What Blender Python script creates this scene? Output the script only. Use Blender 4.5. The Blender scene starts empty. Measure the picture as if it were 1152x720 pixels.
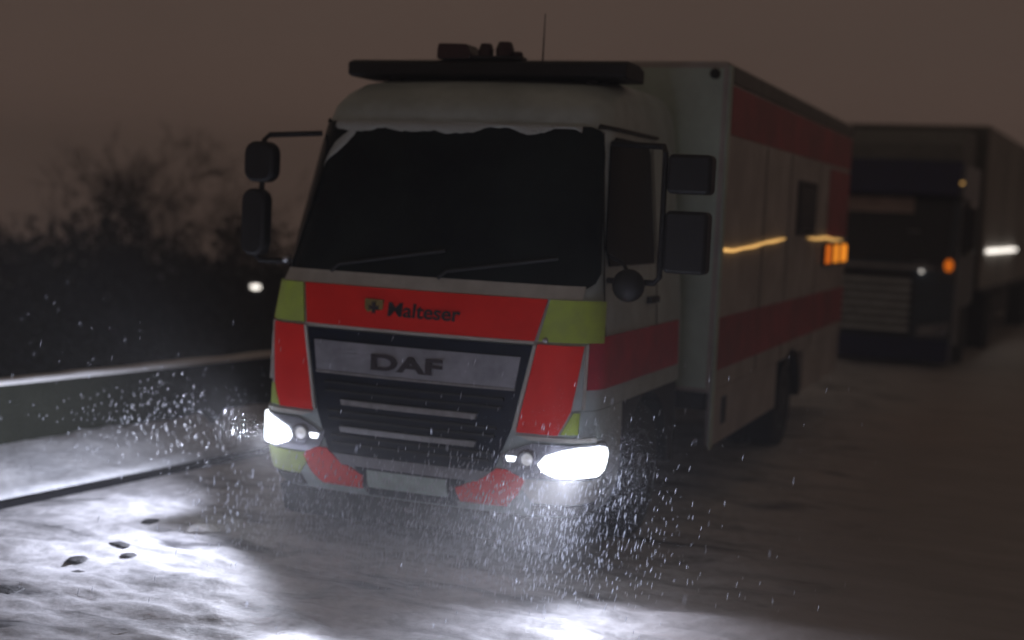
import bpy, bmesh, math, random
import numpy as np
from mathutils import Vector, Matrix, noise
random.seed(7); np.random.seed(7)
sc = bpy.context.scene
COL = sc.collection
R = math.radians

# ------------------------------------------------------------------ camera
yaw, pitch, roll = .372, .082, .047
fw = Vector((-math.sin(yaw)*math.cos(pitch), math.cos(yaw)*math.cos(pitch), -math.sin(pitch)))
rt = Vector((math.cos(yaw), math.sin(yaw), 0)); up = rt.cross(fw)
r2 = rt*math.cos(roll)+up*math.sin(roll); u2 = -rt*math.sin(roll)+up*math.cos(roll)
cam = bpy.data.cameras.new('camera'); camo = bpy.data.objects.new('camera', cam); COL.objects.link(camo)
cam.sensor_width = 36; cam.lens = 36*1553/1152; cam.clip_end = 2000; cam.clip_start = .05
camo.matrix_world = Matrix(((r2.x, u2.x, -fw.x, 3.408), (r2.y, u2.y, -fw.y, -7.232), (r2.z, u2.z, -fw.z, 2.122), (0, 0, 0, 1)))
cam.dof.use_dof = True; cam.dof.focus_distance = 6.5; cam.dof.aperture_fstop = .85
sc.camera = camo

# ------------------------------------------------------------------ world: low cloud lit from below by a town
w = bpy.data.worlds.new('World'); sc.world = w; w.use_nodes = True
nt = w.node_tree; nt.nodes.clear()
out = nt.nodes.new('ShaderNodeOutputWorld'); bg = nt.nodes.new('ShaderNodeBackground')
tc = nt.nodes.new('ShaderNodeTexCoord'); sx = nt.nodes.new('ShaderNodeSeparateXYZ')
rp = nt.nodes.new('ShaderNodeValToRGB'); nz = nt.nodes.new('ShaderNodeTexNoise'); mx = nt.nodes.new('ShaderNodeMix')
mx.data_type = 'RGBA'; mx.blend_type = 'MULTIPLY'; mx.inputs[0].default_value = .35
rp.color_ramp.elements[0].position = 0.0; rp.color_ramp.elements[0].color = (.118, .075, .060, 1)
rp.color_ramp.elements[1].position = .45; rp.color_ramp.elements[1].color = (.060, .045, .034, 1)
e = rp.color_ramp.elements.new(.12); e.color = (.090, .061, .050, 1)
nz.inputs['Scale'].default_value = 2.2; nz.inputs['Detail'].default_value = 4
nt.links.new(tc.outputs['Generated'], sx.inputs[0]); nt.links.new(sx.outputs['Z'], rp.inputs[0])
nt.links.new(tc.outputs['Generated'], nz.inputs['Vector'])
nt.links.new(rp.outputs[0], mx.inputs[6]); nt.links.new(nz.outputs['Fac'], mx.inputs[7])
nt.links.new(mx.outputs[2], bg.inputs[0]); bg.inputs[1].default_value = 1.16
nt.links.new(bg.outputs[0], out.inputs[0])
sc.view_settings.view_transform = 'Standard'; sc.view_settings.look = 'None'
sc.view_settings.exposure = 0; sc.view_settings.gamma = 1
sc.cycles.use_denoising = True
sc.cycles.max_bounces = 6; sc.cycles.volume_bounces = 0
sc.cycles.sample_clamp_indirect = 3

# ------------------------------------------------------------------ materials
def mat(name, col, rough=.5, metal=0, var=0, vscale=6, bump=0, bscale=40, coat=0, emit=None, estr=0, col2=None, spec=.5, stretch=None):
    m = bpy.data.materials.new(name); m.use_nodes = True
    n = m.node_tree.nodes; l = m.node_tree.links; b = n['Principled BSDF']
    b.inputs['Base Color'].default_value = (*col, 1); b.inputs['Roughness'].default_value = rough
    b.inputs['Metallic'].default_value = metal; b.inputs['Coat Weight'].default_value = coat
    b.inputs['Specular IOR Level'].default_value = spec
    if emit: b.inputs['Emission Color'].default_value = (*emit, 1); b.inputs['Emission Strength'].default_value = estr
    if var or bump:
        t = n.new('ShaderNodeTexCoord'); src = t.outputs['Object']
        if stretch:
            mp = n.new('ShaderNodeMapping'); mp.inputs['Scale'].default_value = stretch
            l.new(src, mp.inputs[0]); src = mp.outputs[0]
    if var:
        z = n.new('ShaderNodeTexNoise'); z.inputs['Scale'].default_value = vscale; z.inputs['Detail'].default_value = 6
        z.inputs['Roughness'].default_value = .65
        l.new(src, z.inputs['Vector'])
        r = n.new('ShaderNodeValToRGB'); r.color_ramp.elements[0].position = .38; r.color_ramp.elements[1].position = .66
        c2 = col2 or tuple(c*(1-var) for c in col)
        r.color_ramp.elements[0].color = (*c2, 1); r.color_ramp.elements[1].color = (*col, 1)
        l.new(z.outputs['Fac'], r.inputs[0]); l.new(r.outputs[0], b.inputs['Base Color'])
    if bump:
        z = n.new('ShaderNodeTexNoise'); z.inputs['Scale'].default_value = bscale; z.inputs['Detail'].default_value = 5
        l.new(src, z.inputs['Vector'])
        bp = n.new('ShaderNodeBump'); bp.inputs['Strength'].default_value = bump; bp.inputs['Distance'].default_value = .03
        l.new(z.outputs['Fac'], bp.inputs['Height']); l.new(bp.outputs[0], b.inputs['Normal'])
    return m
M = {}
M['white'] = mat('white paint', (.58, .68, .70), .4, var=.3, vscale=2.5, coat=.15, col2=(.42, .50, .51))
M['box'] = mat('grey white box panel', (.56, .54, .54), .5, var=.35, vscale=1.6, col2=(.38, .36, .36), coat=.2)
M['boxfront'] = mat('pale box front panel', (.60, .74, .68), .5, var=.25, vscale=1.6)
M['red'] = mat('red reflective film', (.97, .028, .020), .45, var=.25, vscale=4, coat=.0, spec=.3, col2=(.88, .022, .018))
M['redside'] = mat('red side film', (.62, .04, .075), .4, var=.35, vscale=3, col2=(.42, .03, .06))
M['lime'] = mat('lime reflective film', (.54, .72, .10), .4, var=.3, vscale=4, col2=(.42, .55, .13))
M['redbox'] = mat('dull red box film', (.50, .06, .08), .45, var=.4, vscale=2, col2=(.30, .05, .06))
M['black'] = mat('black plastic', (.012, .013, .016), .55, var=.4, vscale=9)
M['navy'] = mat('dark grille plastic', (.005, .011, .028), .5, spec=.2, var=.3, vscale=9)
M['rubber'] = mat('tyre rubber', (.02, .02, .021), .85, bump=.4, bscale=60)
M['steel'] = mat('wheel steel', (.09, .09, .095), .6, metal=.3, var=.5, vscale=8)
M['chrome'] = mat('silver trim', (.55, .57, .6), .3, metal=.7, var=.3, vscale=12)
M['panel'] = mat('silver badge panel', (.42, .44, .50), .4, metal=.3, var=.35, vscale=5)
M['greyp'] = mat('grey bumper plastic', (.36, .37, .41), .5, var=.3, vscale=8)
M['plate'] = mat('number plate', (.62, .78, .74), .4, var=.3, vscale=12)
M['glass'] = mat('dark windscreen glass', (.016, .024, .024), .09, coat=.0, spec=.13, var=.8, vscale=1.1, col2=(.003, .006, .009))
M['sideglass'] = mat('dark side glass', (.006, .008, .010), .25, spec=.03)
M['letter'] = mat('dark lettering', (.03, .022, .03), .5)
M['emblem'] = mat('emblem', (.30, .22, .06), .5, var=.4, vscale=20)
M['seam'] = mat('pale trim line', (.66, .66, .62), .45, var=.2)
M['lamp'] = mat('lit headlamp', (.9, .9, .9), .2, emit=(.86, .91, 1), estr=5)
M['lampdim'] = mat('half lit reflector', (.8, .8, .85), .2, metal=.5, emit=(.9, .93, 1), estr=.35)
M['reflector'] = mat('dark reflector ring', (.35, .36, .4), .25, metal=.8)
M['amber'] = mat('lit amber glow', (.8, .3, .02), .3, emit=(1, .20, .01), estr=.55)  # lorry indicators, and one painted amber reflection on the box side
M['amberhot'] = mat('bright amber glow', (.8, .4, .05), .3, emit=(1, .30, .02), estr=.95)  # glow painted as amber reflections on the box side
M['paleamber'] = mat('pale amber glow', (.8, .7, .5), .3, emit=(1, .55, .16), estr=.8)  # painted reflection streaks on the box side, and the lorry marker lamps
M['whiteglow'] = mat('white glow', (.9, .9, .9), .3, emit=(1, .93, .84), estr=2.0)
M['blue'] = mat('dark beacon lens', (.05, .02, .025), .25, var=.3)
M['snowpatch'] = mat('frozen snow on glass', (.50, .54, .53), .8, bump=.6, bscale=60)
M['scania'] = mat('dark blue grey lorry paint', (.05, .08, .115), .4, var=.3, vscale=3, coat=.3)
M['visor'] = mat('deep blue visor', (.010, .012, .09), .35, var=.3)
M['slat'] = mat('grey grille slat', (.62, .68, .72), .45, var=.3, vscale=6)
M['deflector'] = mat('grey roof deflector', (.16, .165, .16), .5, var=.3, vscale=3)
M['tarp'] = mat('trailer side', (.36, .34, .32), .6, var=.3, vscale=1.2)
M['tarpfront'] = mat('trailer front', (.13, .135, .12), .6, var=.3, vscale=1.2)
M['inscr'] = mat('lorry windscreen', (.01, .014, .018), .07)
M['skyrefl'] = mat('pale brown sky reflection', (.62, .50, .46), .7, var=.3)  # sky reflection painted onto the lorry windscreen
M['concrete'] = mat('dark wet concrete', (.026, .028, .02), .85, spec=.2, var=.55, vscale=3, bump=.5, bscale=30, col2=(.018, .02, .014))
M['capsnow'] = mat('cap snow', (.80, .80, .80), .8, bump=.3, bscale=25)
M['kerb'] = mat('wet black kerb', (.008, .008, .010), .8, spec=.15, var=.4, vscale=12)
M['slush'] = mat('frozen slush', (.07, .07, .075), .7, var=.5, vscale=15, bump=.5)
M['bark'] = mat('dark bark', (.045, .038, .032), .9, var=.4, vscale=20)
M['leaf'] = mat('dark winter foliage', (.020, .024, .017), .9, var=.5, vscale=3)
M['twig'] = mat('bare twigs', (.05, .042, .036), .9)
M['earth'] = mat('dark winter ground', (.03, .03, .026), .95, var=.5, vscale=.6, bump=.5, bscale=4)
M['flake'] = mat('snow flake', (.85, .87, .92), .8)
_n = M['flake'].node_tree.nodes; _t = _n.new('ShaderNodeBsdfTranslucent'); _t.inputs[0].default_value = (.85, .88, .95, 1); _m = _n.new('ShaderNodeMixShader'); _m.inputs[0].default_value = .6
M['flake'].node_tree.links.new(_n['Principled BSDF'].outputs[0], _m.inputs[1]); M['flake'].node_tree.links.new(_t.outputs[0], _m.inputs[2]); M['flake'].node_tree.links.new(_m.outputs[0], _n['Material Output'].inputs[0])

def snow_mat(name, tracks):
    m = bpy.data.materials.new(name); m.use_nodes = True
    n = m.node_tree.nodes; l = m.node_tree.links; b = n['Principled BSDF']; b.inputs['Roughness'].default_value = .55
    t = n.new('ShaderNodeTexCoord')
    mp = n.new('ShaderNodeMapping'); mp.inputs['Rotation'].default_value = (0, 0, R(-14)); mp.inputs['Scale'].default_value = (.75, 2.2, 1)
    l.new(t.outputs['Object'], mp.inputs[0])
    a = n.new('ShaderNodeTexNoise'); a.inputs['Scale'].default_value = 1.5; a.inputs['Detail'].default_value = 7; a.inputs['Roughness'].default_value = .6
    a.inputs['Distortion'].default_value = .6
    l.new(mp.outputs[0], a.inputs['Vector'])
    r = n.new('ShaderNodeValToRGB')
    E_ = r.color_ramp.elements
    E_[0].position = .34; E_[0].color = (.12, .12, .13, 1); E_[1].position = .53; E_[1].color = (.76, .76, .79, 1)
    e = E_.new(.41); e.color = (.44, .44, .46, 1)
    l.new(a.outputs['Fac'], r.inputs[0])
    f = n.new('ShaderNodeTexNoise'); f.inputs['Scale'].default_value = 14; f.inputs['Detail'].default_value = 6
    l.new(t.outputs['Object'], f.inputs['Vector'])
    r2_ = n.new('ShaderNodeValToRGB'); r2_.color_ramp.elements[0].position = .3; r2_.color_ramp.elements[0].color = (.6, .6, .6, 1)
    r2_.color_ramp.elements[1].position = .6
    l.new(f.outputs['Fac'], r2_.inputs[0])
    mu = n.new('ShaderNodeMix'); mu.data_type = 'RGBA'; mu.blend_type = 'MULTIPLY'; mu.inputs[0].default_value = .8
    l.new(r.outputs[0], mu.inputs[6]); l.new(r2_.outputs[0], mu.inputs[7])
    src = mu.outputs[2]
    if tracks:   # driven lane on the right: thin brown slush over asphalt
        s = n.new('ShaderNodeSeparateXYZ'); l.new(t.outputs['Object'], s.inputs[0])
        sh = n.new('ShaderNodeMath'); sh.operation = 'MULTIPLY_ADD'; sh.inputs[1].default_value = 1.6; l.new(a.outputs['Fac'], sh.inputs[0]); l.new(s.outputs['X'], sh.inputs[2])
        mr = n.new('ShaderNodeMapRange'); mr.inputs['From Min'].default_value = 1.7; mr.inputs['From Max'].default_value = 3.2
        l.new(sh.outputs[0], mr.inputs['Value'])
        m2 = n.new('ShaderNodeMix'); m2.data_type = 'RGBA'
        l.new(mr.outputs['Result'], m2.inputs[0]); l.new(src, m2.inputs[6])
        r3 = n.new('ShaderNodeValToRGB'); r3.color_ramp.elements[0].position = .35; r3.color_ramp.elements[0].color = (.36, .32, .30, 1)
        r3.color_ramp.elements[1].position = .65; r3.color_ramp.elements[1].color = (.45, .40, .385, 1)
        l.new(a.outputs['Fac'], r3.inputs[0]); l.new(r3.outputs[0], m2.inputs[7]); src = m2.outputs[2]
    l.new(src, b.inputs['Base Color'])
    bp = n.new('ShaderNodeBump'); bp.inputs['Strength'].default_value = .35; bp.inputs['Distance'].default_value = .02
    l.new(f.outputs['Fac'], bp.inputs['Height']); l.new(bp.outputs[0], b.inputs['Normal'])
    return m
M['roadsnow'] = snow_mat('trodden road snow', True)
M['banksnow'] = mat('ploughed snow', (.62, .63, .65), .7, var=.35, vscale=3, bump=.5, bscale=14, col2=(.42, .43, .45))

# ------------------------------------------------------------------ mesh helpers
class MB:
    def __init__(s): s.v = []; s.f = []
    def quadgrid(s, P, close=False):           # P: list of rows of points
        b = len(s.v); nr = len(P); nc = len(P[0])
        for row in P: s.v += [tuple(p) for p in row]
        for i in range(nr-1):
            for j in range(nc-1 if not close else nc):
                k = (j+1) % nc
                s.f.append((b+i*nc+j, b+i*nc+k, b+(i+1)*nc+k, b+(i+1)*nc+j))
        return b
    def box(s, x0, x1, y0, y1, z0, z1):
        b = len(s.v)
        s.v += [(x0,y0,z0),(x1,y0,z0),(x1,y1,z0),(x0,y1,z0),(x0,y0,z1),(x1,y0,z1),(x1,y1,z1),(x0,y1,z1)]
        s.f += [tuple(b+i for i in q) for q in ((3,2,1,0),(4,5,6,7),(0,1,5,4),(1,2,6,5),(2,3,7,6),(3,0,4,7))]
    def prism(s, poly, axis, a, b_):           # poly of 2D points; extruded along axis from a to b_
        def P(p, t):
            return {'x': (t, p[0], p[1]), 'y': (p[0], t, p[1]), 'z': (p[0], p[1], t)}[axis]
        b = len(s.v); n = len(poly)
        s.v += [P(p, a) for p in poly]+[P(p, b_) for p in poly]
        s.f.append(tuple(b+i for i in range(n))); s.f.append(tuple(b+n+i for i in reversed(range(n))))
        for i in range(n):
            j = (i+1) % n; s.f.append((b+i, b+n+i, b+n+j, b+j))
    def tube(s, pts, r, n=8, cap=True):
        pts = [Vector(p) for p in pts]; rr = r if isinstance(r, (list, tuple)) else [r]*len(pts)
        b = len(s.v); prev = None
        for i, p in enumerate(pts):
            d = (pts[min(i+1, len(pts)-1)]-pts[max(i-1, 0)]).normalized()
            a = (prev - d*prev.dot(d)) if prev else d.orthogonal()
            a.normalize(); prev = a; c = d.cross(a)
            for k in range(n):
                t = 2*math.pi*k/n; q = p+(a*math.cos(t)+c*math.sin(t))*rr[i]; s.v.append(tuple(q))
        for i in range(len(pts)-1):
            for k in range(n):
                k2 = (k+1) % n; s.f.append((b+i*n+k, b+i*n+k2, b+(i+1)*n+k2, b+(i+1)*n+k))
        if cap:
            s.f.append(tuple(b+k for k in reversed(range(n)))); e = b+(len(pts)-1)*n; s.f.append(tuple(e+k for k in range(n)))
    def lathe(s, prof, c, axis='x', n=32):     # prof: (radius, along)
        b = len(s.v)
        for r, t in prof:
            for k in range(n):
                a = 2*math.pi*k/n; u, v = r*math.cos(a), r*math.sin(a)
                s.v.append({'x': (c[0]+t, c[1]+u, c[2]+v), 'y': (c[0]+u, c[1]+t, c[2]+v), 'z': (c[0]+u, c[1]+v, c[2]+t)}[axis])
        for i in range(len(prof)-1):
            for k in range(n):
                k2 = (k+1) % n; s.f.append((b+i*n+k, b+i*n+k2, b+(i+1)*n+k2, b+(i+1)*n+k))
        s.f.append(tuple(b+k for k in reversed(range(n)))); e = b+(len(prof)-1)*n; s.f.append(tuple(e+k for k in range(n)))
    def build(s, name, m, parent=None, bevel=0, smooth=False, loc=(0,0,0)):
        me = bpy.data.meshes.new(name); me.from_pydata([tuple(map(float, p)) for p in s.v], [], s.f); me.update()
        bm = bmesh.new(); bm.from_mesh(me); bmesh.ops.recalc_face_normals(bm, faces=bm.faces); bm.to_mesh(me); bm.free()
        me.materials.append(m)
        o = bpy.data.objects.new(name, me); COL.objects.link(o); o.location = loc
        if smooth: me.polygons.foreach_set('use_smooth', [True]*len(me.polygons))
        if bevel:
            bv = o.modifiers.new('bevel', 'BEVEL'); bv.width = bevel; bv.segments = 2; bv.limit_method = 'ANGLE'; bv.angle_limit = R(40)
        if parent: o.parent = parent
        return o
def tag(o, label=None, cat=None, group=None, kind=None):
    for k, v in (('label', label), ('category', cat), ('group', group), ('kind', kind)):
        if v: o[k] = v
    return o
def empty(name, loc=(0,0,0), rz=0):
    o = bpy.data.objects.new(name, None); COL.objects.link(o); o.location = loc; o.rotation_euler = (0,0,rz); return o
def autosmooth(o, ang=35):
    me = o.data; me.polygons.foreach_set('use_smooth', [True]*len(me.polygons))
    bm = bmesh.new(); bm.from_mesh(me)
    for e in bm.edges:
        if len(e.link_faces) == 2 and e.calc_face_angle(0) > R(ang): e.smooth = False
    bm.to_mesh(me); bm.free()
def text_mesh(body, name, m, parent, loc, height, width, depth=.004, bold=0, tilt=0):
    cu = bpy.data.curves.new('t', 'FONT'); cu.body = body; cu.extrude = depth; cu.offset = bold; cu.align_x = 'CENTER'; cu.align_y = 'CENTER'
    to = bpy.data.objects.new('t', cu); COL.objects.link(to); bpy.context.view_layer.update()
    me = bpy.data.meshes.new_from_object(to.evaluated_get(bpy.context.evaluated_depsgraph_get()))
    bpy.data.objects.remove(to); me.name = name
    xs = [v.co.x for v in me.vertices]; ys = [v.co.y for v in me.vertices]
    cx, cy = (max(xs)+min(xs))/2, (max(ys)+min(ys))/2; sxx, syy = width/(max(xs)-min(xs)), height/(max(ys)-min(ys))
    for v in me.vertices: v.co = ((v.co.x-cx)*sxx, (v.co.y-cy)*syy, v.co.z)
    me.materials.clear(); me.materials.append(m)
    o = bpy.data.objects.new(name, me); COL.objects.link(o); o.parent = parent
    o.location = loc; o.rotation_euler = (R(90)+tilt, 0, 0); return o
def fbm(x, y, s=1.0, seed=0, octv=5):
    v = 0; a = 1; t = 0
    for i in range(octv):
        v += a*noise.noise((x*s+seed*7.3, y*s+i*3.1, seed*2.7)); t += a; a *= .5; s *= 2.05
    return v/t

# ------------------------------------------------------------------ setting
KD = Vector((.135, .991)); KN = Vector((-.991, .135)); K0 = Vector((-2.78, 0.0))      # road edge line
def kp(t, n): p = K0+KD*t+KN*n; return p.x, p.y
def kn(x, y): return (Vector((x, y))-K0).dot(KN)
def gz(x, y):
    d = kn(x, y)
    if d < 1.3: return -.02
    k = min(1, (d-1.3)/8); k = k*k*(3-2*k); far = min(1, max(0, (d-16)/110))
    return -.02-2.5*k-9*far+.25*k*fbm(x, y, .12, 3, 3)
g = MB(); xs = sorted(set([-170+10*i for i in range(14)]+[-30+1.25*i for i in range(24)]+[0+5*i for i in range(8)]+[40+20*i for i in range(8)]))
ys = sorted(set([-30+4*i for i in range(8)]+[2+2*i for i in range(25)]+[55+15*i for i in range(12)]))
g.quadgrid([[(x, y, gz(x, y)) for x in xs] for y in ys])
tag(g.build('ground', M['earth'], smooth=True), kind='structure')
rd = MB()       # the road as a sheet with ruts, from the kerb line to the right
def rz(x, y):
    d = -kn(x, y)                              # metres right of the kerb
    h = .024*fbm(x*1.3, y*3.0, 1.5, 1)+.034*fbm(x*.75+y*.15, y*2.2, .8, 2)+.016*fbm(x*2, y*4, 2.5, 5, 3)
    f0 = min(1, max(0, d-.02)/.35)
    f = 1 if x < 1.6 else max(.3, 1-(x-1.6)*.5)
    return .034*(.6+.4*f0)+h*f*1.5*f0
def roadgrid(ts, ds):
    return [[(*kp(t, -d), 0) for d in ds] for t in ts]
ts = [-12+.5*i for i in range(14)]+[-5+.045*i for i in range(190)]+[3.55+.15*i for i in range(45)]+[10.4+1.2*i for i in range(60)]
ds = [.02+.05*i for i in range(120)]+[6.1+.4*i for i in range(30)]
P = roadgrid(ts, ds); P = [[(x, y, rz(x, y)) for x, y, _ in row] for row in P]
rd.quadgrid(P); tag(rd.build('road', M['roadsnow'], smooth=True), kind='structure')
kb = MB(); kb.quadgrid([[(*kp(t, n), z) for n, z in ((-.014, -.01), (-.010, .060), (.03, .068), (.035, -.01))] for t in [-12+1*i for i in range(80)]])
tag(kb.build('kerb', M['kerb']), kind='structure')
bk = MB()
prof = [(.033, .0), (.035, .085), (.07, .115), (.16, .125), (.26, .15), (.36, .175), (.46, .20), (.56, .225), (.66, .24), (.76, .25), (.84, .25)]
rows = []
for i in range(500):
    t = -12+.05*i if i < 400 else 8+(i-400)*.6
    row = []
    for k, (n, z) in enumerate(prof):
        x, y = kp(t, n+(.02*fbm(t, k, 2.0, 8) if 0 < k < 10 else 0))
        f = min(1, k/2.5)
        h = z+f*(.05*fbm(x, y, 1.1, 11)+.028*fbm(x, y, 4.5, 12))
        if 0 < k: h -= .13*math.exp(-((t-2.55-.10*(k-8))/.10)**2)*min(1, max(0, (k-3)/4))      # a notch trodden through the bank
        row.append((x, y, h))
    rows.append(row)
bk.quadgrid(rows); tag(bk.build('snow_bank', M['banksnow'], smooth=True), kind='structure')

# barrier wall beyond the bank
wr = empty('barrier_wall', (*kp(0, .83), 0)); tag(wr, 'low dark concrete barrier wall with a pale snowy top edge, behind the snow bank', 'wall')
wo = wr.location
def wpt(t, n): x, y = kp(t, n); return x-wo.x, y-wo.y
wm = MB(); secs = []
for i in range(70):
    t = -12+1.2*i; z = .66-.004*t
    secs.append([(*wpt(t, n), zz) for n, zz in ((.80, -.1), (.83, .22), (.90, z-.02), (.905, z), (1.12, z), (1.13, z-.02), (1.2, .2), (1.22, -.9))])
wm.quadgrid(secs); wm.build('wall', M['concrete'], wr)
cp = MB(); secs = []
for i in range(700):
    t = -12+.12*i; z = .66-.004*t; h = .035+.02*fbm(t, 0, 1.7, 4)
    j = .012*fbm(t, 3, 3, 4)
    secs.append([(*wpt(t, n), zz) for n, zz in ((.895+j, z+.001), (.90+j, z+h*.7), (.95, z+h), (1.06, z+h), (1.12, z+h*.6), (1.13, z+.001))])
cp.quadgrid(secs); cp.build('snow_cap', M['capsnow'], wr, smooth=True)

# ------------------------------------------------------------------ rescue truck cab surface
XC = -.04
PZ = [.33, .45, .62, .85, 1.35, 1.60, 1.68, 2.12, 2.60, 2.72, 2.80, 2.87, 2.92]
PW = [1.00, 1.06, 1.08, 1.08, 1.07, 1.055, 1.045, 1.00, .955, .94, .92, .88, .82]
PY = [.14, .06, .035, .035, .05, .10, .15, .28, .43, .50, .61, .76, 1.0]
RC, BOW = .25, .05
def csurf(s, z, off=0.0):
    """point on the cab skin: s runs along the plan outline from the middle of the nose, right positive"""
    wd = float(np.interp(z, PZ, PW)); yf = float(np.interp(z, PZ, PY)); a = wd-RC
    sg = 1 if s >= 0 else -1; t = abs(s); L = RC*math.pi/2
    if t <= a:
        x, y = t, yf+BOW*(t/a)**2; nx, ny = 2*BOW*t/(a*a), -1.0
    elif t <= a+L:
        th = (t-a)/RC; x, y = a+RC*math.sin(th), yf+BOW+RC*(1-math.cos(th)); nx, ny = math.sin(th), -math.cos(th)
        k = 2*BOW/a*max(0, 1-(t-a)/(.5*L)); nx += k
    else:
        x, y = wd, yf+BOW+RC+(t-a-L); nx, ny = 1.0, 0.0
    dz = (float(np.interp(z+.02, PZ, PY))-float(np.interp(z-.02, PZ, PY)))/.04
    nv = Vector((sg*nx, ny, dz*(1 if ny < -.3 else 0)*.9)).normalized()
    return Vector((XC+sg*x, y, z))+nv*off
def sside(y, z):                               # the s value of a point on the flank at depth y
    wd = float(np.interp(z, PZ, PW)); yf = float(np.interp(z, PZ, PY)); a = wd-RC; L = RC*math.pi/2
    return a+L+(y-(yf+BOW+RC))
def spatch(name, rows, m, parent, off=.004, th=.012, n=14, sub=3, smooth=True):
    """a skin patch with thickness: rows of (z, s_left, s_right) from bottom to top"""
    rr = []
    for i in range(len(rows)-1):
        for k in range(sub):
            t = k/sub; rr.append(tuple(rows[i][c]*(1-t)+rows[i+1][c]*t for c in range(3)))
    rr.append(rows[-1])
    mb = MB(); fr = []; bk_ = []
    for z, a, b in rr:
        fr.append([csurf(a+(b-a)*j/n, z, off+th) for j in range(n+1)]); bk_.append([csurf(a+(b-a)*j/n, z, off) for j in range(n+1)])
    A = mb.quadgrid(fr); B = mb.quadgrid(bk_); nc = n+1; nr = len(rr)
    for j in range(n):
        mb.f.append((A+j, A+j+1, B+j+1, B+j)); q = (nr-1)*nc; mb.f.append((A+q+j+1, A+q+j, B+q+j, B+q+j+1))
    for i in range(nr-1):
        mb.f.append((A+(i+1)*nc, A+i*nc, B+i*nc, B+(i+1)*nc)); q = nc-1
        mb.f.append((A+i*nc+q, A+(i+1)*nc+q, B+(i+1)*nc+q, B+i*nc+q))
    o = mb.build(name, m, parent)
    if smooth: autosmooth(o, 40)
    return o

truck = empty('rescue_truck', (0, 0, 0))
tag(truck, 'large white rescue truck with red and lime markings and both headlights lit, on snow', 'truck')
# skin above the bumper
def shell(name, zs, yend, m, parent, captop=True):
    mb = MB(); rows = []
    for z in zs:
        se = sside(yend, z); n = 26
        ring = []
        wd = float(np.interp(z, PZ, PW)); a = wd-RC; L = RC*math.pi/2
        S = [-se, -(se+a+L)/2, -(a+L)]+[-(a+L*k/7) for k in range(6, -1, -1)]+[-a*k/4 for k in range(3, 0, -1)]
        S = S+[0]+[-q for q in reversed(S)]
        rows.append([csurf(q, z) for q in S])
    b = mb.quadgrid(rows, close=True); nc = len(rows[0]); nr = len(rows)
    mb.f.append(tuple(b+k for k in range(nc))); mb.f.append(tuple(b+(nr-1)*nc+k for k in reversed(range(nc))))
    o = mb.build(name, m, parent); autosmooth(o, 38); return o
body = shell('cab_body', [.98, 1.1, 1.35, 1.60, 1.64, 1.68, 1.9, 2.12, 2.4, 2.58, 2.62, 2.72, 2.77, 2.80, 2.84, 2.87, 2.90, 2.92], 2.08, M['white'], truck)
bump = shell('bumper', [.34, .38, .45, .55, .62, .75, .85, .978], .74, M['white'], truck)
# windscreen
ws = spatch('windscreen', [(1.67, -.99, .99), (1.70, -1.04, 1.04), (1.76, -1.075, 1.075), (2.1, -1.035, 1.035), (2.45, -.99, .99), (2.55, -.965, .965), (2.585, -.94, .94), (2.605, -.87, .87)], M['glass'], truck, off=.003, th=.006, n=26)
sp = MB(); pts = []                              # ragged snow frozen along the top edge of the glass
for i in range(90):
    s = -.80+1.62*i/89; d = .012+.09*max(0, fbm(s, 1, 4, 21)+.22); pts.append((s, 2.607, 2.598-d))
A = sp.quadgrid([[csurf(s, zt, .011) for s, zt, zb in pts], [csurf(s, (zt+zb)/2, .018) for s, zt, zb in pts], [csurf(s, zb, .011) for s, zt, zb in pts]])
sp.build('snow_patch', M['snowpatch'], ws, smooth=True)
sp = MB(); rows = []                            # slanting smear of snow left of the wiped glass
for i in range(16):
    t = i/15; s = -.66-.17*t; z = 2.57-.24*t; wd = .065*math.sin(math.pi*min(1, .18+t*.8))+.012*fbm(t, 2, 6, 9)
    rows.append([csurf(s-wd+j*wd/2, z+.012*(j-2), .011+.006*(1-abs(j-2)/2)) for j in range(5)])
sp.quadgrid(rows); sp.build('snow_patch', M['snowpatch'], ws, smooth=True)
for s0, s1, zz in ((-.62, .12, 1.78), (.10, .80, 1.77)):
    mb = MB(); mb.tube([csurf(s0, 1.67, .03), csurf(s0+.05, 1.72, .03), csurf(s1, zz+.06, .025)], .011, 6); mb.build('wiper', M['black'], truck)
# nose markings
band = spatch('front_band', [(1.365, -.735, .735), (1.60, -.785, .785)], M['red'], truck, n=24)
spatch('trim_line', [(1.348, -.735, .735), (1.362, -.735, .735)], M['seam'], truck, off=.003, th=.012, n=20)
spatch('trim_line', [(1.603, -.98, .98), (1.68, -.98, .98)], M['seam'], truck, off=.002, th=.010, n=24)
fy = csurf(0, 1.49, .017).y
text_mesh('Malteser', 'lettering', M['letter'], band, (.01, fy-.003, 1.485), .085, .46, bold=.012, tilt=-.14)
em = MB(); em.prism([(-.06, .05), (.06, .05), (.06, -.005), (.03, -.04), (0, -.055), (-.03, -.04), (-.06, -.005)], 'y', -.006, .012); eo = em.build('emblem', M['emblem'], band, loc=(-.32, fy+.008, 1.487))
for ang in range(4):                            # pale eight pointed cross on the shield
    pass
cr = MB(); c8 = []
for k in range(4):
    a = k*math.pi/2
    for r_, da in ((.012, -.78), (.040, -.36), (.029, 0), (.040, .36)):
        c8.append((r_*math.cos(a+da), r_*math.sin(a+da)))
cr.prism(c8, 'y', -.010, -.005); cr.build('cross_mark', M['letter'], eo)
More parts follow.
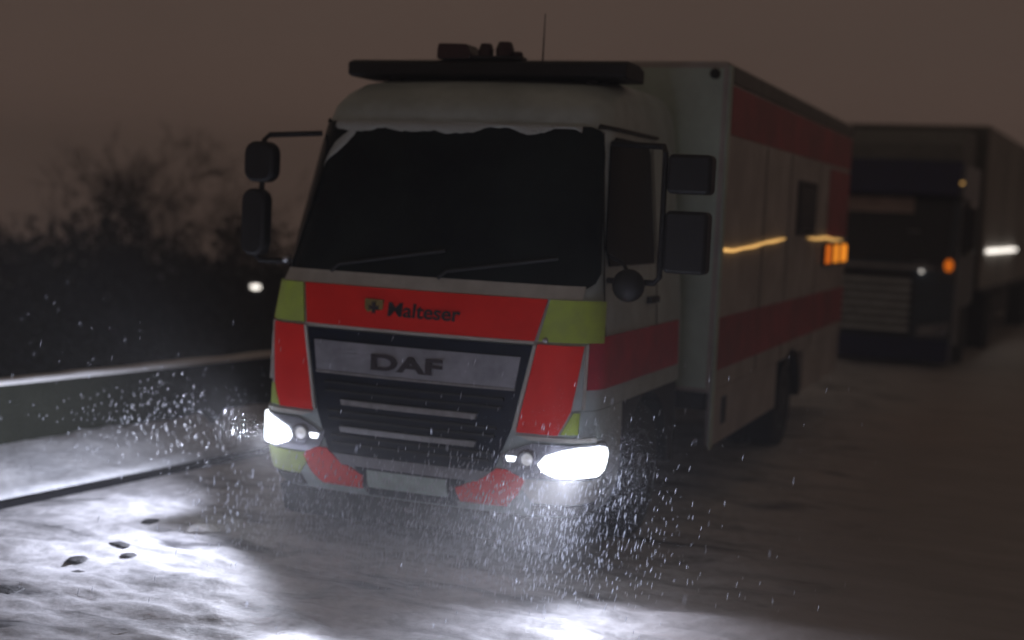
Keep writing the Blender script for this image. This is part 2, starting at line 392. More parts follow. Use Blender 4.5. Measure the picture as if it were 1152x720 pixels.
for sg in (-1, 1):
    def q(z, a, b): return (z, min(sg*a, sg*b), max(sg*a, sg*b))
    spatch('corner_panel', [q(1.365, .757, 1.17), q(1.60, .80, 1.16)], M['lime'], truck)
    spatch('front_strip', [q(.84, .66, .90), q(.98, .685, .965), q(1.35, .755, 1.02)], M['red'], truck)
    spatch('seam', [q(.85, .638, .656), q(1.345, .734, .751)], M['seam'], truck, th=.016, n=3)
    spatch('seam', [q(.99, 1.03, 1.045), q(1.355, 1.03, 1.045)], M['seam'], truck, th=.016, n=3)
    spatch('lamp_brow', [q(.80, .74, 1.16), q(.825, .66, 1.14)], M['seam'], truck, off=.002, th=.012)
    spatch('corner_panel', [q(.845, .915, 1.015), q(.97, .98, 1.02)], M['lime'], truck, off=.002, th=.009, n=6)
    spatch('lower_corner', [q(.44, .76, 1.20), q(.575, .66, 1.24)], M['seam' if sg > 0 else 'lime'], truck, off=.003, th=.010)
    spatch('lower_strip', [q(.40, .32, .60), q(.48, .30, .68), q(.56, .48, .72), q(.62, .55, .68)], M['red'], truck, off=.004, th=.012)
    # headlight: housing, dark inner ring, big lit lens, small inner lamp
    hl = spatch('headlight', [q(.585, .70, 1.22), q(.63, .60, 1.27), q(.70, .57, 1.30), (.745, *q(0, .66, 1.30)[1:]), q(.785, .76, 1.28)], M['reflector'], truck, off=.003, th=.014)
    spatch('lens', [q(.605, .90, 1.16), q(.63, .83, 1.22), q(.67, .80, 1.26), q(.72, .84, 1.28), q(.755, .93, 1.25), q(.772, 1.02, 1.18)], M['lamp'], hl, off=.018, th=.016)
    p = csurf(sg*.735, .69, .02); mb = MB(); mb.lathe([(.058, .01), (.058, -.012), (.047, -.016), (.040, -.004), (.001, .002)], (0,0,0), 'y', 20); mb.build('lamp_ring', M['reflector'], hl, loc=p)
    mb = MB(); mb.lathe([(.039, .01), (.034, -.008), (.001, -.016)], (0,0,0), 'y', 16); mb.build('bulb', M['lampdim'], hl, loc=p)
    spatch('lamp', [q(.672, .62, .66), q(.70, .61, .67)], M['lamp'], hl, off=.018, th=.008, n=4)
    spatch('fog_step', [q(.36, .74, 1.15), q(.43, .76, 1.19)], M['black'], truck, off=.003, th=.012)
    # flank stripes and lower door
    y1 = 1.98
    spatch('side_strip', [q(1.10, 1.052, sside(y1, 1.1)), q(1.40, 1.052, sside(y1, 1.4))], M['redside'], truck, n=22)
    win = spatch('door_window', [q(1.80, sside(.46, 1.8), sside(1.40, 1.8)), q(1.9, sside(.44, 1.9), sside(1.42, 1.9)), q(2.50, sside(.62, 2.5), sside(1.42, 2.5)), q(2.56, sside(.70, 2.56), sside(1.36, 2.56))], M['sideglass'], truck, n=8)
    for yy in (.40, 1.50):
        spatch('door_seam', [q(1.12, sside(yy, 1.12), sside(yy+.012, 1.12)), q(1.78, sside(yy, 1.78), sside(yy+.012, 1.78)), q(2.58, sside(yy+(.18 if yy < 1 else 0), 2.58), sside(yy+(.19 if yy < 1 else .012), 2.58))], M['black'], truck, off=.001, th=.004, n=2)
    spatch('drip_rail', [q(2.60, sside(.55, 2.6), sside(1.6, 2.6)), q(2.62, sside(.55, 2.6), sside(1.6, 2.6))], M['black'], truck, off=.0, th=.02, n=8)
    spatch('door_handle', [q(1.55, sside(1.22, 1.55), sside(1.42, 1.55)), q(1.59, sside(1.22, 1.55), sside(1.42, 1.55))], M['black'], truck, off=.004, th=.03, n=4)
    # dark lower flank: mudguard with the wheel opening, and step
    mg = MB(); yc, zc, rw = 1.36, .44, .53
    arc = [(yc+rw*math.cos(a), zc+rw*math.sin(a)) for a in [math.pi*(1-k/16)-.12 for k in range(17)]]
    arc = [(y, max(z, .34)) for y, z in arc]
    poly = [(.76, .40)]+[(.80, .40)]+[p for p in arc if p[1] > .42]+[(1.96, .42), (2.06, .42), (2.06, 1.09), (.76, 1.09)]
    mg.prism(poly, 'x', XC+sg*.62, XC+sg*1.066); mg.build('mudguard', M['black'], truck)
    st = MB(); st.box(XC+sg*.80, XC+sg*1.05, .76, .90, .36, .40); st.build('step', M['black'], truck)
# grille
gr = spatch('grille', [(.60, -.535, .535), (.84, -.625, .625), (1.34, -.725, .725)], M['navy'], truck, off=.002, th=.012, n=20)
mb = MB(); mb.prism([(.22, .335), (.30, .13), (.72, .13), (.72, .335)], 'x', XC-.98, XC+.98); mb.build('bumper_shade', M['black'], truck, bevel=.02)  # black box added for the dark shade beneath the bumper
pan = spatch('badge_panel', [(1.09, -.64, .64), (1.27, -.665, .665)], M['panel'], gr, off=.014, th=.012, n=20)
spatch('trim_line', [(1.075, -.64, .64), (1.088, -.64, .64)], M['chrome'], gr, off=.014, th=.016, n=20)
text_mesh('DAF', 'lettering', M['letter'], pan, (-.07, csurf(-.03, 1.165, .027).y-.003, 1.17), .095, .46, bold=.03)
for z in (.735, .895):
    spatch('grille_bar', [(z, -.44, .42), (z+.032, -.45, .43)], M['chrome'], gr, off=.014, th=.03, n=16)
for z in (.655, .70, .80, .845, .965, 1.015):
    spatch('grille_slat', [(z, -.50-(z-.62)*.2, .50+(z-.62)*.2), (z+.014, -.50-(z-.62)*.2, .50+(z-.62)*.2)], M['black'], gr, off=.014, th=.015, n=12)
spatch('bumper_strip', [(.535, -.44, .44), (.60, -.50, .50)], M['greyp'], truck, off=.004, th=.02, n=14)
spatch('plate_recess', [(.36, -.29, .29), (.40, -.31, .31), (.532, -.36, .36)], M['navy'], truck, off=.003, th=.010, n=12)
spatch('number_plate', [(.422, -.27, .25), (.522, -.27, .25)], M['plate'], truck, off=.015, th=.008, n=8)
p = csurf(.80, 1.372, .02); mb = MB(); mb.lathe([(.016, .005), (.014, -.01), (.001, -.016)], (0,0,0), 'y', 10); mb.build('bolt', M['chrome'], truck, loc=p)
# roof: black light bar, beacons, antenna
lb = MB(); lb.prism([(.86, 2.935), (.90, 2.925), (1.26, 2.925), (1.26, 3.01), (1.14, 3.035), (.92, 3.035), (.86, 3.015)], 'x', -.985, .915)
lbo = lb.build('light_bar', M['black'], truck, bevel=.012)
for x in (-.7, 0, .66): mb = MB(); mb.box(x-.04, x+.04, .98, 1.15, 2.90, 2.928); mb.build('bracket', M['black'], lbo)
bc = MB(); bc.prism([(-.36, 3.04), (-.13, 3.04), (-.13, 3.08), (-.155, 3.135), (-.35, 3.14), (-.36, 3.10)], 'y', .88, 1.06); bc.build('beacon', M['blue'], lbo, bevel=.01)
for x, r_, h in ((-.055, .05, .10), (.075, .06, .11), (.165, .035, .05)):
    mb = MB(); mb.lathe([(r_*1.1, 0), (r_*1.1, .02), (r_*.95, .025), (r_, h*.6), (r_*.7, h), (.002, h+.004)], (0,0,0), 'z', 18); mb.build('beacon', M['blue'], lbo, loc=(x, .97, 3.044))
mb = MB(); mb.box(-.13, .20, .90, 1.04, 3.043, 3.062); mb.build('beacon_base', M['black'], lbo)
mb = MB(); mb.tube([(.34, .95, 3.03), (.335, .97, 3.33)], [.006, .003], 6); mb.build('antenna', M['black'], truck)
# mirrors
def head(name, x0, x1, y0, y1, z0, z1, par, r=.05):
    mb = MB(); poly = []
    for cx, cz, a0 in ((x1-r, z1-r, 0), (x0+r, z1-r, 90), (x0+r, z0+r, 180), (x1-r, z0+r, 270)):
        for k in range(5):
            a = R(a0+90*k/4); poly.append((cx+r*math.cos(a), cz+r*math.sin(a)))
    mb.prism(poly, 'y', y0, y1); o = mb.build(name, M['black'], par, bevel=.02); autosmooth(o)
    return o
def mirror(sg, heads, arm, rr, name='mirror'):
    o = MB(); o.tube(arm, .018, 8); a = o.build('mirror', M['black'], truck)
    for h in heads:
        hd = head('mirror_head', *h, a, r=rr)
        gl = MB(); gl.box(h[0]+.025, h[1]-.025, h[3]+.001, h[3]+.004, h[4]+.03, h[5]-.03); gl.build('mirror_glass', M['reflector'], hd)
    return a
mirror(1, [(1.365, 1.615, .27, .40, 2.235, 2.455), (1.365, 1.61, .27, .40, 1.79, 2.14)],
       [(.93, .62, 2.52), (1.30, .42, 2.50), (1.33, .35, 2.46), (1.335, .34, 2.12), (1.335, .34, 1.76), (1.30, .36, 1.725), (1.0, .44, 1.72)], .03)
mirror(-1, [(-1.375, -1.165, .26, .37, 2.20, 2.455), (-1.385, -1.215, .26, .37, 1.74, 2.16)],
       [(-1.0, .58, 2.53), (-1.25, .36, 2.50), (-1.275, .34, 2.47), (-1.28, .33, 2.1), (-1.30, .33, 1.74), (-1.28, .33, 1.71), (-1.06, .40, 1.71)], .075)
rm = MB(); rm.lathe([(.03, .09), (.075, .07), (.095, .02), (.095, -.0), (.08, -.03), (.03, -.05)], (1.165, .30, 1.705), 'y', 20); o = rm.build('kerb_mirror', M['black'], truck); autosmooth(o, 50)
mb = MB(); mb.tube([(1.165, .33, 1.76), (1.09, .42, 1.83), (1.0, .46, 1.86)], .012, 6); mb.build('bracket', M['black'], o)
mb = MB(); mb.lathe([(.02, 0), (.02, -.02), (.004, -.03)], (-1.10, .36, 1.725), 'y', 10); mb.build('bracket_knuckle', M['chrome'], truck)
# chassis and wheels
mb = MB(); mb.box(XC-.42, XC-.30, .5, 8.2, .58, .80); mb.box(XC+.30, XC+.42, .5, 8.2, .58, .80); mb.box(XC-.3, XC+.3, .6, 2.0, .55, .95)
for y in (2.3, 3.4, 4.6, 6.4, 8.1): mb.box(XC-.3, XC+.3, y, y+.1, .6, .76)
mb.box(XC-.85, XC+.85, 1.31, 1.41, .40, .50); mb.box(XC-.85, XC+.85, 5.48, 5.60, .40, .50)
mb.build('chassis', M['black'], truck)
def wheel(x0, yc, wd, r=.44, sg=1):
    t = MB(); t.lathe([(r*.60, 0), (r*.93, .0), (r*.99, .03), (r, .06), (r, wd-.06), (r*.99, wd-.03), (r*.93, wd), (r*.60, wd)], (0,0,0), 'x', 40)
    wo_ = empty('wheel', (x0, yc, r+.012)); wo_.parent = truck
    to = t.build('tyre', M['rubber'], wo_); autosmooth(to)
    rm_ = MB(); e = wd+.004 if sg > 0 else -.004; d = -1 if sg > 0 else 1
    rm_.lathe([(r*.61, wd*.5), (r*.61, e), (r*.56, e), (r*.53, e+d*.05), (r*.30, e+d*.05), (r*.27, e+d*.0), (r*.10, e-d*.02), (.001, e-d*.02)], (0,0,0), 'x', 32)
    ro = rm_.build('rim', M['steel'], wo_); autosmooth(ro)
    return wo_
wheel(XC+.77, 1.36, .26); wheel(XC-.77-.26, 1.36, .26, sg=-1)
for sg in (1, -1):
    for q0 in (.62, .92):
        wheel(XC+(q0 if sg > 0 else -q0-.27), 5.54, .27, sg=sg)
# box body
BW, BY0, BY1, BZ0, BZ1 = 1.25, 2.34, 8.60, .86, 3.20
bb = MB(); bb.box(XC-BW, XC+BW, BY0, BY1, BZ0, BZ1)
box = bb.build('box_body', M['box'], truck, bevel=.03)
mb = MB(); mb.box(XC-BW+.04, XC+BW-.04, BY0-.006, BY0+.001, BZ0+.04, BZ1-.05); mb.build('front_panel', M['boxfront'], box)
for sg in (-1, 1):                              # side details
    xo = XC+sg*BW
    def sbox(name, y0, y1, z0, z1, m, d=.006, par=box, bevel=0):
        q = MB(); q.box(xo-sg*.004, xo+sg*d, y0, y1, z0, z1); return q.build(name, m, par, bevel=bevel)
    sbox('corner_post', BY0+.0, BY0+.09, .46, BZ1-.03, M['boxfront'], .012, bevel=.004)
    sbox('roof_rail', BY0+.1, BY1-.02, 3.06, 3.17, M['deflector'], .018, bevel=.005)
    sbox('upper_band', BY0+.14, BY1-.03, 2.70, 3.04, M['redbox'])
    sbox('lower_band', BY0+.14, BY1-.03, 1.02, 1.40, M['redbox'])
    sbox('rear_panel', 7.15, BY1-.03, 1.96, 2.66, M['redbox'], .005)
    for y in (3.85, 4.95, 6.55): sbox('panel_seam', y, y+.014, .90, 2.68, M['black'], .004)
    wi = sbox('side_window', 5.35, 6.35, 1.98, 2.48, M['black'], .014, bevel=.004)
    sbox('pane', 5.42, 6.28, 2.04, 2.42, M['sideglass'], .018, wi)
    # skirt lockers below the floor, cut at the rear wheels
    for y0, y1 in ((BY0+.1, 4.86), (6.22, BY1-.05)):
        q = MB(); q.box(xo-sg*.05, xo-sg*.005, y0, y1, .47, BZ0+.01); q.build('side_skirt', M['box'], box)
    q = MB(); q.prism([(5.54+.56*math.cos(math.pi*k/12), .44+.50*math.sin(math.pi*k/12)) for k in range(13)]+[(5.54+.50*math.cos(math.pi*(12-k)/12), .44+.44*math.sin(math.pi*(12-k)/12)) for k in range(13)], 'x', xo-sg*.6, xo-sg*.0)
    q.build('wheel_arch', M['black'], box)
    sbox('vent', 2.72, 2.86, .60, .80, M['black'], .004)
    q = MB(); q.tube([(xo+sg*.014, y, z) for y, z in ((2.46, 1.885), (2.75, 1.875), (3.1, 1.89), (3.5, 1.90), (3.9, 1.925), (4.3, 1.935), (4.78, 1.955))], [.016, .013, .010, .013, .010, .014, .006], 8); q.build('reflection_streak', M['paleamber'], box)  # glowing tube standing for a streak of light reflected in the box side
    fl = sbox('reflection_back', 6.95, 8.45, 1.665, 1.90, M['black'], .03)  # black backing, the dark bars between the painted amber reflections
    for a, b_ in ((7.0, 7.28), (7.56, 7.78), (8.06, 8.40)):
        sbox('amber_reflection', a, b_, 1.69, 1.88, M['amberhot' if a > 7.5 else 'amber'], .045, fl, bevel=.01)  # glowing blocks standing for amber light mirrored in the box side
    q = MB(); q.tube([(xo+sg*.014, y, z) for y, z in ((6.0, 1.955), (6.5, 1.945), (7.1, 1.955), (7.6, 1.93), (8.2, 1.925))], [.006, .012, .014, .012, .006], 8); q.build('reflection_streak', M['paleamber'], box)  # second reflected streak, again built as a glowing tube
for x in (-.98, .0, 1.02):
    mb = MB(); mb.lathe([(.035, 0), (.035, -.03), (.02, -.045)], (0,0,0), 'y', 14); mb.build('marker_lamp', M['black'], box, loc=(XC+x*1.13, BY0-.004, 3.11))
mb = MB(); mb.box(XC-1.2, XC+1.2, BY0+.02, BY1-.02, .74, .862); mb.build('subframe', M['black'], box)
mb = MB(); mb.box(XC-1.15, XC+1.15, 8.5, 8.6, .42, .52); mb.build('rear_bar', M['greyp'], truck)

# light thrown by the two headlights; narrow spots added to bounce fill onto the nose
for sg, aim, pw, sz in ((-1, (-.42, -1, .0), 280, 138), (-1, (-2, .25, -.16), 300, 92), (1, (.5, -1, .02), 160, 130), (-1, (1.9, -2.4, -.13), 2000, 34), (1, (.10, -1, -.115), 5200, 38)):
    p = csurf(sg*1.0, .69, .09)
    L = bpy.data.lights.new('headlight_beam', 'SPOT'); L.energy = pw; L.spot_size = R(sz); L.spot_blend = 1.0; L.shadow_soft_size = .06; L.color = (.80, .83, 1.0)
    lo = bpy.data.objects.new('headlight_beam', L); COL.objects.link(lo); lo.location = p
    lo.rotation_euler = Vector(aim).to_track_quat('-Z', 'Y').to_euler(); lo.parent = truck

# ------------------------------------------------------------------ lorry behind
ry = empty('box_lorry', (.86, 14.0, 0), R(-4))
tag(ry, 'dark articulated box lorry with slatted grille and deep blue visor, behind the rescue truck', 'lorry')
cb = MB(); prof = [(0.0, .35), (-.03, .8), (0, 1.45), (.16, 2.6), (.30, 3.0), (.55, 3.05), (2.1, 3.05), (2.1, .95), (1.9, .95), (1.88, .9), (.75, .9), (.7, .35)]
cb.prism(prof, 'x', -1.22, 1.22); cab2 = cb.build('cab', M['scania'], ry, bevel=.06)
df = MB(); df.prism([(.38, 3.04), (.62, 3.36), (1.2, 3.60), (2.05, 3.62), (2.05, 3.04)], 'x', -1.12, 1.12); df.build('roof_deflector', M['deflector'], ry, bevel=.06)
df = MB(); df.prism([(-.14, 2.60), (-.10, 2.56), (.24, 2.98), (.28, 3.10), (.20, 3.10)], 'x', -1.2, 1.2); df.build('sun_visor', M['visor'], ry, bevel=.01)
wsl = MB(); wsl.prism([(-.012, 1.60), (.142, 2.56), (.16, 2.56), (.02, 1.60)], 'x', -1.1, 1.1); wso = wsl.build('windscreen', M['inscr'], ry)
bl = MB(); bl.prism([(.085, 2.30), (.125, 2.53), (.13, 2.53), (.1, 2.3)], 'x', -1.05, .55); bl.v = [(x, y-.012, z) for x, y, z in bl.v]; bl.build('sky_reflection', M['skyrefl'], wso)  # pale strip standing for sky reflected in the upper glass
gb = MB(); gb.box(-.62, .62, -.055, 0, .50, 1.42); gro = gb.build('grille', M['black'], ry, bevel=.01)
for k in range(7):
    q = MB(); z = .55+k*.118; q.prism([(-.095, z), (-.055, z+.01), (-.055, z+.062), (-.08, z+.055)], 'x', -.60, .60); q.build('slat', M['slat'], gro)
q = MB(); q.box(-1.2, 1.2, -.12, .3, .12, .46); q.build('bumper', M['visor'], ry, bevel=.03)
q = MB(); q.box(-.9, .9, -.05, 0, 1.47, 1.535); q.build('trim_bar', M['chrome'], ry, bevel=.005)
for sg in (-1, 1):
    q = MB(); q.prism([(sg*.70, .48), (sg*1.16, .52), (sg*1.2, .74), (sg*.74, .66)], 'y', -.07, .05); h = q.build('headlight', M['reflector'], ry)
    q = MB(); q.prism([(sg*.74, .52), (sg*.98, .54), (sg*1.0, .67), (sg*.77, .63)], 'y', -.085, -.06); q.build('lens', M['greyp'], h)
    q = MB(); q.box(sg*1.225, sg*1.245, .5, 1.45, 1.7, 2.5); q.build('side_window', M['inscr'], ry)
    q = MB(); q.tube([(sg*1.2, .15, 2.55), (sg*1.34, -.05, 2.5), (sg*1.35, -.06, 1.75)], .025, 6); a = q.build('mirror', M['black'], ry)
    q = MB(); q.box(sg*1.26, sg*1.46, -.12, .02, 1.8, 2.42); q.build('mirror_head', M['black'], a, bevel=.03)
    am = MB(); am.lathe([(.06, 0), (.06, -.03), (.045, -.05), (.003, -.06)], (0,0,0), 'y', 16); am.v = [(x, y, z*1.5) for x, y, z in am.v]; am.build('indicator', M['amber'], ry, loc=(sg*1.12, -.03, 1.56))
    am = MB(); am.tube([(sg*1.02, .02, 2.70), (sg*1.14, .02, 2.75), (sg*1.24, .02, 2.77)], .018, 6); am.build('marker_lamp', M['paleamber'], ry)
for x, z, w_ in ((.58, 2.02, .16), (.72, 1.56, .22), (.74, 1.44, .03)):
    q = MB(); q.box(x-w_/2, x+w_/2, -.10 if z < 1.9 else .03, -.05 if z < 1.9 else .07, z, z+.022); q.build('glint_plate', M['whiteglow'] if w_ < .1 else M['chrome'], ry)  # small bars added as glints on the cab, the smallest one glowing
tb = MB(); tb.box(-1.27, 1.27, 2.5, 16.0, 1.12, 3.78); tr = tb.build('cargo_box', M['tarp'], ry, bevel=.03)
q = MB(); q.box(-1.24, 1.24, 2.49, 2.502, 1.16, 3.74); q.build('front_panel', M['tarpfront'], tr)
for y in (5.2, 7.9, 10.6, 13.3):
    q = MB(); q.box(1.262, 1.28, y, y+.05, 1.2, 3.7); q.build('side_post', M['deflector'], tr)
q = MB(); q.box(1.27, 1.30, 2.6, 15.9, 1.06, 1.14); q.build('side_rail', M['black'], tr)
q = MB(); q.box(1.275, 1.33, 3.0, 7.4, 1.72, 1.78); lamp = q.build('side_lamp', M['whiteglow'], tr)
for sg in (-1, 1):
    for yc, x0 in ((1.35, .86), (4.6, .86), (11.2, .86), (12.5, .86), (13.8, .86)):
        t = MB(); r_ = .50; wd = .34
        t.lathe([(r_*.6, 0), (r_*.95, 0), (r_, .05), (r_, wd-.05), (r_*.95, wd), (r_*.6, wd)], (0,0,0), 'x', 32)
        wo_ = empty('wheel', (sg*x0 if sg > 0 else -x0-wd, yc, r_)); wo_.parent = ry
        o = t.build('tyre', M['rubber'], wo_); autosmooth(o)
        t = MB(); e = wd if sg > 0 else 0; d = -sg
        t.lathe([(r_*.6, e+d*.02), (r_*.55, e+d*.02), (r_*.5, e+d*.08), (r_*.3, e+d*.08), (r_*.26, e), (.001, e)], (0,0,0), 'x', 24); t.build('rim', M['steel'], wo_)
q = MB(); q.box(-.45, .45, .5, 15.5, .65, .95); q.box(-1.1, 1.1, 5.6, 8.8, .5, .9); q.build('chassis', M['black'], ry)

# ------------------------------------------------------------------ trees and scrub beyond the wall
def branch(mb, p, d, L, r, depth, spread, rnd, tips, droop=0):
    n = 4; pts = [p.copy()]; rr = [r]; q = p.copy(); dd = d.copy()
    for i in range(n):
        dd = (dd+Vector((rnd.gauss(0, .12), rnd.gauss(0, .12), rnd.gauss(0, .06)+.05))).normalized()
        q = q+dd*L/n; pts.append(q.copy()); rr.append(r*(1-.5*(i+1)/n))
    mb.tube(pts, rr, 6 if depth > 2 else 3, cap=False)
    if depth == 0: tips.append(q.copy()); return
    for k in range(rnd.randint(2, 4) if depth > 1 else rnd.randint(3, 5)):
        i = rnd.randint(2, n); a = rnd.uniform(0, 6.283); v = dd.orthogonal().normalized()
        v.rotate(Matrix.Rotation(a, 3, dd)); nd = (dd+v*spread*rnd.uniform(.5, 1.2)).normalized()
        branch(mb, pts[i], nd, L*rnd.uniform(.55, .8), max(rr[i]*.7, .004), depth-1, spread, rnd, tips)
def leafcloud(mb, tips, per, size, rad, rnd):
    for t in tips:
        for _ in range(per):
            c = t+Vector((rnd.gauss(0, rad), rnd.gauss(0, rad), rnd.gauss(0, rad*.8)))
            a = Vector((rnd.gauss(0, 1), rnd.gauss(0, 1), rnd.gauss(0, 1))).normalized(); b_ = a.orthogonal().normalized()
            s = size*rnd.uniform(.5, 1.3); k = len(mb.v)
            mb.v += [tuple(c+a*s), tuple(c+b_*s*.6), tuple(c-a*s*.9), tuple(c-b_*s*.6)]; mb.f.append((k, k+1, k+2, k+3))
def make_tree(name, H, seed, leafy):
    rnd = random.Random(seed); root = empty(name); mb = MB(); tips = []
    tw = MB(); p = Vector((0, 0, -.1)); pts = []; rr = []
    for i in range(9):
        t = i/8; pts.append(p+Vector((.12*H*.2*math.sin(t*3+seed), .1*H*.2*math.cos(t*2.3+seed)-.02*H, t*H*.8))); rr.append(.028*H*.6*(1-.85*t)+.01)
    tr_ = MB(); tr_.tube(pts, rr, 8); tr_.build('trunk', M['bark'], root, smooth=True)
    for i in range(2, 9):
        for k in range(3):
            a = rnd.uniform(0, 6.283); d = Vector((math.cos(a), math.sin(a), rnd.uniform(.35, 1.1))).normalized()
            branch(tw, Vector(pts[i]), d, H*rnd.uniform(.17, .27)*(1.15-.35*i/8), rr[i]*.6, 4, .65, rnd, tips)
    if leafy: leafcloud(tw, tips, leafy, .07, .16, rnd)
    tw.build('crown', M['leaf'] if leafy else M['twig'], root)
    return root
def make_shrub(name, W_, H, seed):
    rnd = random.Random(seed); root = empty(name); st = MB(); lf = MB(); tips = []
    for k in range(9):
        a = rnd.uniform(0, 6.283); d = Vector((math.cos(a)*.9*W_/H, math.sin(a)*.9*W_/H, 1)).normalized()
        branch(st, Vector((rnd.uniform(-.04, .04)*W_, rnd.uniform(-.04, .04)*W_, -.1)), d, H*rnd.uniform(.35, .6), .03, 2, .7, rnd, tips)
    st.build('stem', M['bark'], root)
    pts = []
    for _ in range(150):
        a = rnd.uniform(0, 6.283); r_ = math.sqrt(rnd.random()); h = rnd.uniform(0, 1)*(1-.5*r_*r_)
        pts.append(Vector((math.cos(a)*r_*W_*.5, math.sin(a)*r_*W_*.5, h*H*.92*(1+.2*math.sin(a*3+seed)))))
    leafcloud(lf, pts+tips[::3], 30, .08, .17*H**.5*.8, rnd); lf.build('crown', M['leaf'], root); return root
def dup(root, name=None):
    c = root.copy(); COL.objects.link(c)
    for ch in list(root.children):
        d = ch.copy(); COL.objects.link(d); d.parent = c
    return c
CAM = Vector((3.408, -7.232, 2.122))
shrubA = make_shrub('shrub', 4.2, 3.2, 1); shrubB = make_shrub('shrub', 3.6, 3.0, 2)
shrubs = [  # x, y, scale xy, scale z, turn
 (-15.6, 13.4, 1.23, 1.40, 0), (-13.9, 15.4, 1.29, 1.50, 40), (-12.3, 16.0, 1.12, 1.34, 100), (-11.3, 16.6, 1.12, 1.34, 170),
 (-10.2, 16.4, 1.12, 1.24, 220), (-8.6, 18.6, 1.34, 1.27, 20), (-6.9, 19.6, 1.23, 1.24, 300), (-5.3, 21.0, 1.34, 1.27, 80),
 (-9.6, 9.2, 0.90, 0.71, 10), (-8.2, 11.4, 0.95, 0.76, 90), (-6.9, 13.0, 0.90, 0.74, 200), (-11.4, 10.2, 1.01, 0.83, 260), (-5.7, 14.6, 0.95, 0.76, 330), (-13.0, 10.8, 1.01, 0.92, 150)]
SL = ['broad dark shrub at the far left, its crown cut by the photo edge', 'high rounded dark shrub, the peak left of the bare tree',
 'dense dark shrub at the foot of the tall bare tree', 'dense dark shrub just right of the tall bare tree', 'lower dark shrub where the tree line drops toward the truck',
 'low dark shrub far back beside the small lit lamp', 'low dark shrub seen just left of the truck mirror', 'dark shrub far back hidden mostly by the truck cab']
first = {}
for i, (x, y, s, sz, a) in enumerate(shrubs):
    src = (shrubA, shrubB)[i % 2]
    o = src if i < 2 else dup(src)
    o.location = (x, y, gz(x, y)); o.scale = (s, s, sz); o.rotation_euler = (0, 0, R(a))
    if i < 8: tag(o, SL[i], 'shrub', 'dark shrubs beyond the wall')
    else: tag(o, 'low dark scrub growing just beyond the barrier wall, merged with its neighbours', 'shrub', 'scrub close behind the wall')
tA = make_tree('bare_tree', 5.4, 3, 0); tB = make_tree('bare_tree', 4.6, 8, 0)
trees = [(-12.5, 14.4, 1.0, 1.0, 0), (-11.3, 15.2, .95, .98, 50), (-13.3, 15.6, .8, .92, 140), (-10.6, 15.9, .85, .86, 210), (-8.0, 17.6, .8, .72, 300), (-15.0, 14.6, .75, .85, 20)]
TL = ['tall bare tree with a faint twiggy crown, the highest on the left', 'bare tree with thin twigs just right of the tallest bare tree', 'slender bare twigs rising left behind the tallest tree',
      'short bare tree above the right end of the dense shrubs', 'small bare tree in the gap left of the truck mirror', 'bare twigs above the shrub at the far left']
for i, (x, y, s, sz, a) in enumerate(trees):
    src = (tA, tB)[i % 2]; o = src if i < 2 else dup(src)
    o.location = (x, y, gz(x, y)); o.scale = (s, s, sz); o.rotation_euler = (0, 0, R(a)); tag(o, TL[i], 'tree', 'bare trees beyond the wall')
# distant lamp
lx, ly = -8.6, 12.05; lz = gz(lx, ly)
sl = empty('street_lamp', (lx, ly, lz)); tag(sl, 'small lit lamp under a dark hood among the scrub left of the truck', 'street lamp')
hz_ = .62-lz
mb = MB(); mb.tube([(.0, .12, -.1), (0, .12, hz_+.12), (0, .05, hz_+.16)], [.05, .035, .03], 8); mb.build('pole', M['black'], sl)
mb = MB(); mb.lathe([(.02, .16), (.10, .13), (.15, .07), (.15, .055), (.001, .055)], (0, 0, hz_), 'z', 20); mb.build('hood', M['black'], sl)
mb = MB(); mb.lathe([(.02, -.035), (.07, -.02), (.085, .01), (.06, .045), (.02, .055)], (0, 0, hz_), 'z', 16); mb.build('bulb', M['whiteglow'], sl, smooth=True)

# ------------------------------------------------------------------ small clods on the snow
def clod(x, y, sx_, sy_, h, seed, m, name, label, cat, group=None):
    bm = bmesh.new(); bmesh.ops.create_icosphere(bm, subdivisions=3, radius=1)
    for v in bm.verts:
        k = 1+.35*noise.noise(v.co*1.3+Vector((seed*3.3, 0, 0)))+.15*noise.noise(v.co*3.5+Vector((seed, 2, 0)))
        v.co = Vector((v.co.x*sx_*k, v.co.y*sy_*k, v.co.z*h*k))
    me = bpy.data.meshes.new(name); bm.to_mesh(me); bm.free(); me.materials.append(m)
    me.polygons.foreach_set('use_smooth', [True]*len(me.polygons))
    o = bpy.data.objects.new(name, me); COL.objects.link(o); o.location = (x, y, rz(x, y)+h*.1); tag(o, label, cat, group); return o
G = 'dark slush clods on the snow'
clod(-1.75, -.08, 0.050, 0.060, 0.009, 1, M['slush'], 'slush_clod', 'small dark slush clod on the snow nearest the kerb line', 'slush clod', G)
clod(-1.57, -1.0, 0.055, 0.070, 0.011, 2, M['slush'], 'slush_clod', 'upper of the two dark clods close together on the bright snow at left', 'slush clod', G)
clod(-1.43, -1.17, 0.050, 0.050, 0.009, 3, M['slush'], 'slush_clod', 'lower of the two dark clods close together on the bright snow at left', 'slush clod', G)
clod(-1.56, -.65, 0.060, 0.050, 0.009, 4, M['slush'], 'slush_clod', 'flat dark clod in the middle of the left snow, the higher of its pair', 'slush clod', G)
clod(-1.39, -.78, 0.045, 0.045, 0.008, 5, M['slush'], 'slush_clod', 'flat dark clod in the middle of the left snow, the lower of its pair', 'slush clod', G)
clod(-1.52, -1.66, 0.100, 0.090, 0.014, 6, M['slush'], 'slush_clod', 'largest dark slush clod, cut by the left photo edge', 'slush clod', G)
clod(-1.36, -.09, .10, .09, .03, 7, M['capsnow'], 'snow_lump', 'bright white snow lump on the road left of the truck bumper', 'snow lump')

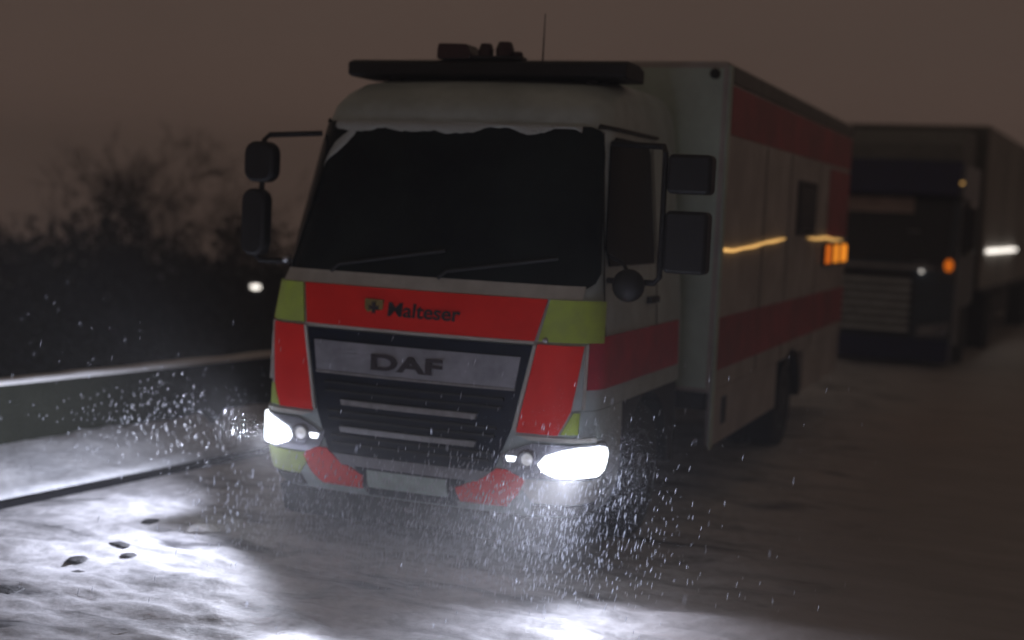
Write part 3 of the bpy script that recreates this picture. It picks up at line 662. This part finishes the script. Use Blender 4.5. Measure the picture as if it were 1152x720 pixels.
# ------------------------------------------------------------------ falling snow
rng = np.random.default_rng(5)
pts = []
def add(n, c, sd, zmin=.03):
    q = rng.normal(c, sd, (n, 3)); q = q[(q[:, 2] > zmin)]
    pts.append(q)
add(2100, (.80, -.30, .40), (.40, .25, .22)); add(2300, (.25, -.30, .24), (.55, .20, .18)); add(1100, (-.4, -.25, .24), (.45, .18, .18))
add(420, (-1.95, .3, .60), (.33, .4, .14))
u = rng.uniform((-3.2, -3.2, .05), (2.6, 1.0, 1.5), (300, 3)); pts.append(u)
NT0 = sum(map(len, pts)); add(10000, (1.08, -.04, .68), (.20, .13, .16)); add(300, (-1.2, .02, .68), (.14, .16, .11))  # dense fine specks added round the lamps to give their glow
pts = np.concatenate(pts)
fine = np.arange(len(pts)) >= NT0
inside = (np.abs(pts[:, 0]-XC) < 1.14) & (pts[:, 1] > -.05)
pts = pts[~inside]; fine = fine[~inside]
dist = np.linalg.norm(pts-np.array(CAM), axis=1); pts = pts[dist > 3.0]; fine = fine[dist > 3.0]
V = []; F = []
for n_, c in enumerate(pts):
    r_ = rng.uniform(.0010, .0020)*(.38 if fine[n_] else .72 if c[0] < -1.2 else 1); h = r_*(rng.uniform(2, 5) if fine[n_] else rng.uniform(8, 14)); tx, ty = rng.normal(.16, .07), rng.normal(0, .06)
    k = len(V); ax = np.array((tx, ty, 1.0)); ax /= np.linalg.norm(ax)
    a = rng.uniform(0, 6.28); u1 = np.array((math.cos(a), math.sin(a), 0)); u2_ = np.array((-math.sin(a), math.cos(a), 0))
    V += [c+ax*h, c-ax*h, c+u1*r_, c+u2_*r_, c-u1*r_*rng.uniform(.6, 1.2), c-u2_*r_]
    F += [(k, k+2, k+3), (k, k+3, k+4), (k, k+4, k+5), (k, k+5, k+2), (k+1, k+3, k+2), (k+1, k+4, k+3), (k+1, k+5, k+4), (k+1, k+2, k+5)]
me = bpy.data.meshes.new('falling_snow'); me.from_pydata([tuple(map(float, p)) for p in V], [], F); me.materials.append(M['flake'])
fs = bpy.data.objects.new('falling_snow', me); COL.objects.link(fs)
tag(fs, 'wet snow flakes falling and swirling in front of the lit headlights, fine specks added for the lamp glow', 'snow', kind='stuff')

# ------------------------------------------------------------------ haze: misty snowy air round everything
hm = bpy.data.materials.new('misty air'); hm.use_nodes = True; hn = hm.node_tree; hn.nodes.remove(hn.nodes['Principled BSDF'])
vol = hn.nodes.new('ShaderNodeVolumePrincipled'); vol.inputs['Density'].default_value = .0045; vol.inputs['Color'].default_value = (.97, .97, .98, 1); vol.inputs['Anisotropy'].default_value = .2
hn.links.new(vol.outputs[0], hn.nodes['Material Output'].inputs['Volume'])
hb = MB(); hb.box(-200, 200, -60, 260, -14.5, 12); ho = hb.build('haze', hm); tag(ho, 'thin misty snowy air over the road', 'haze', kind='stuff')
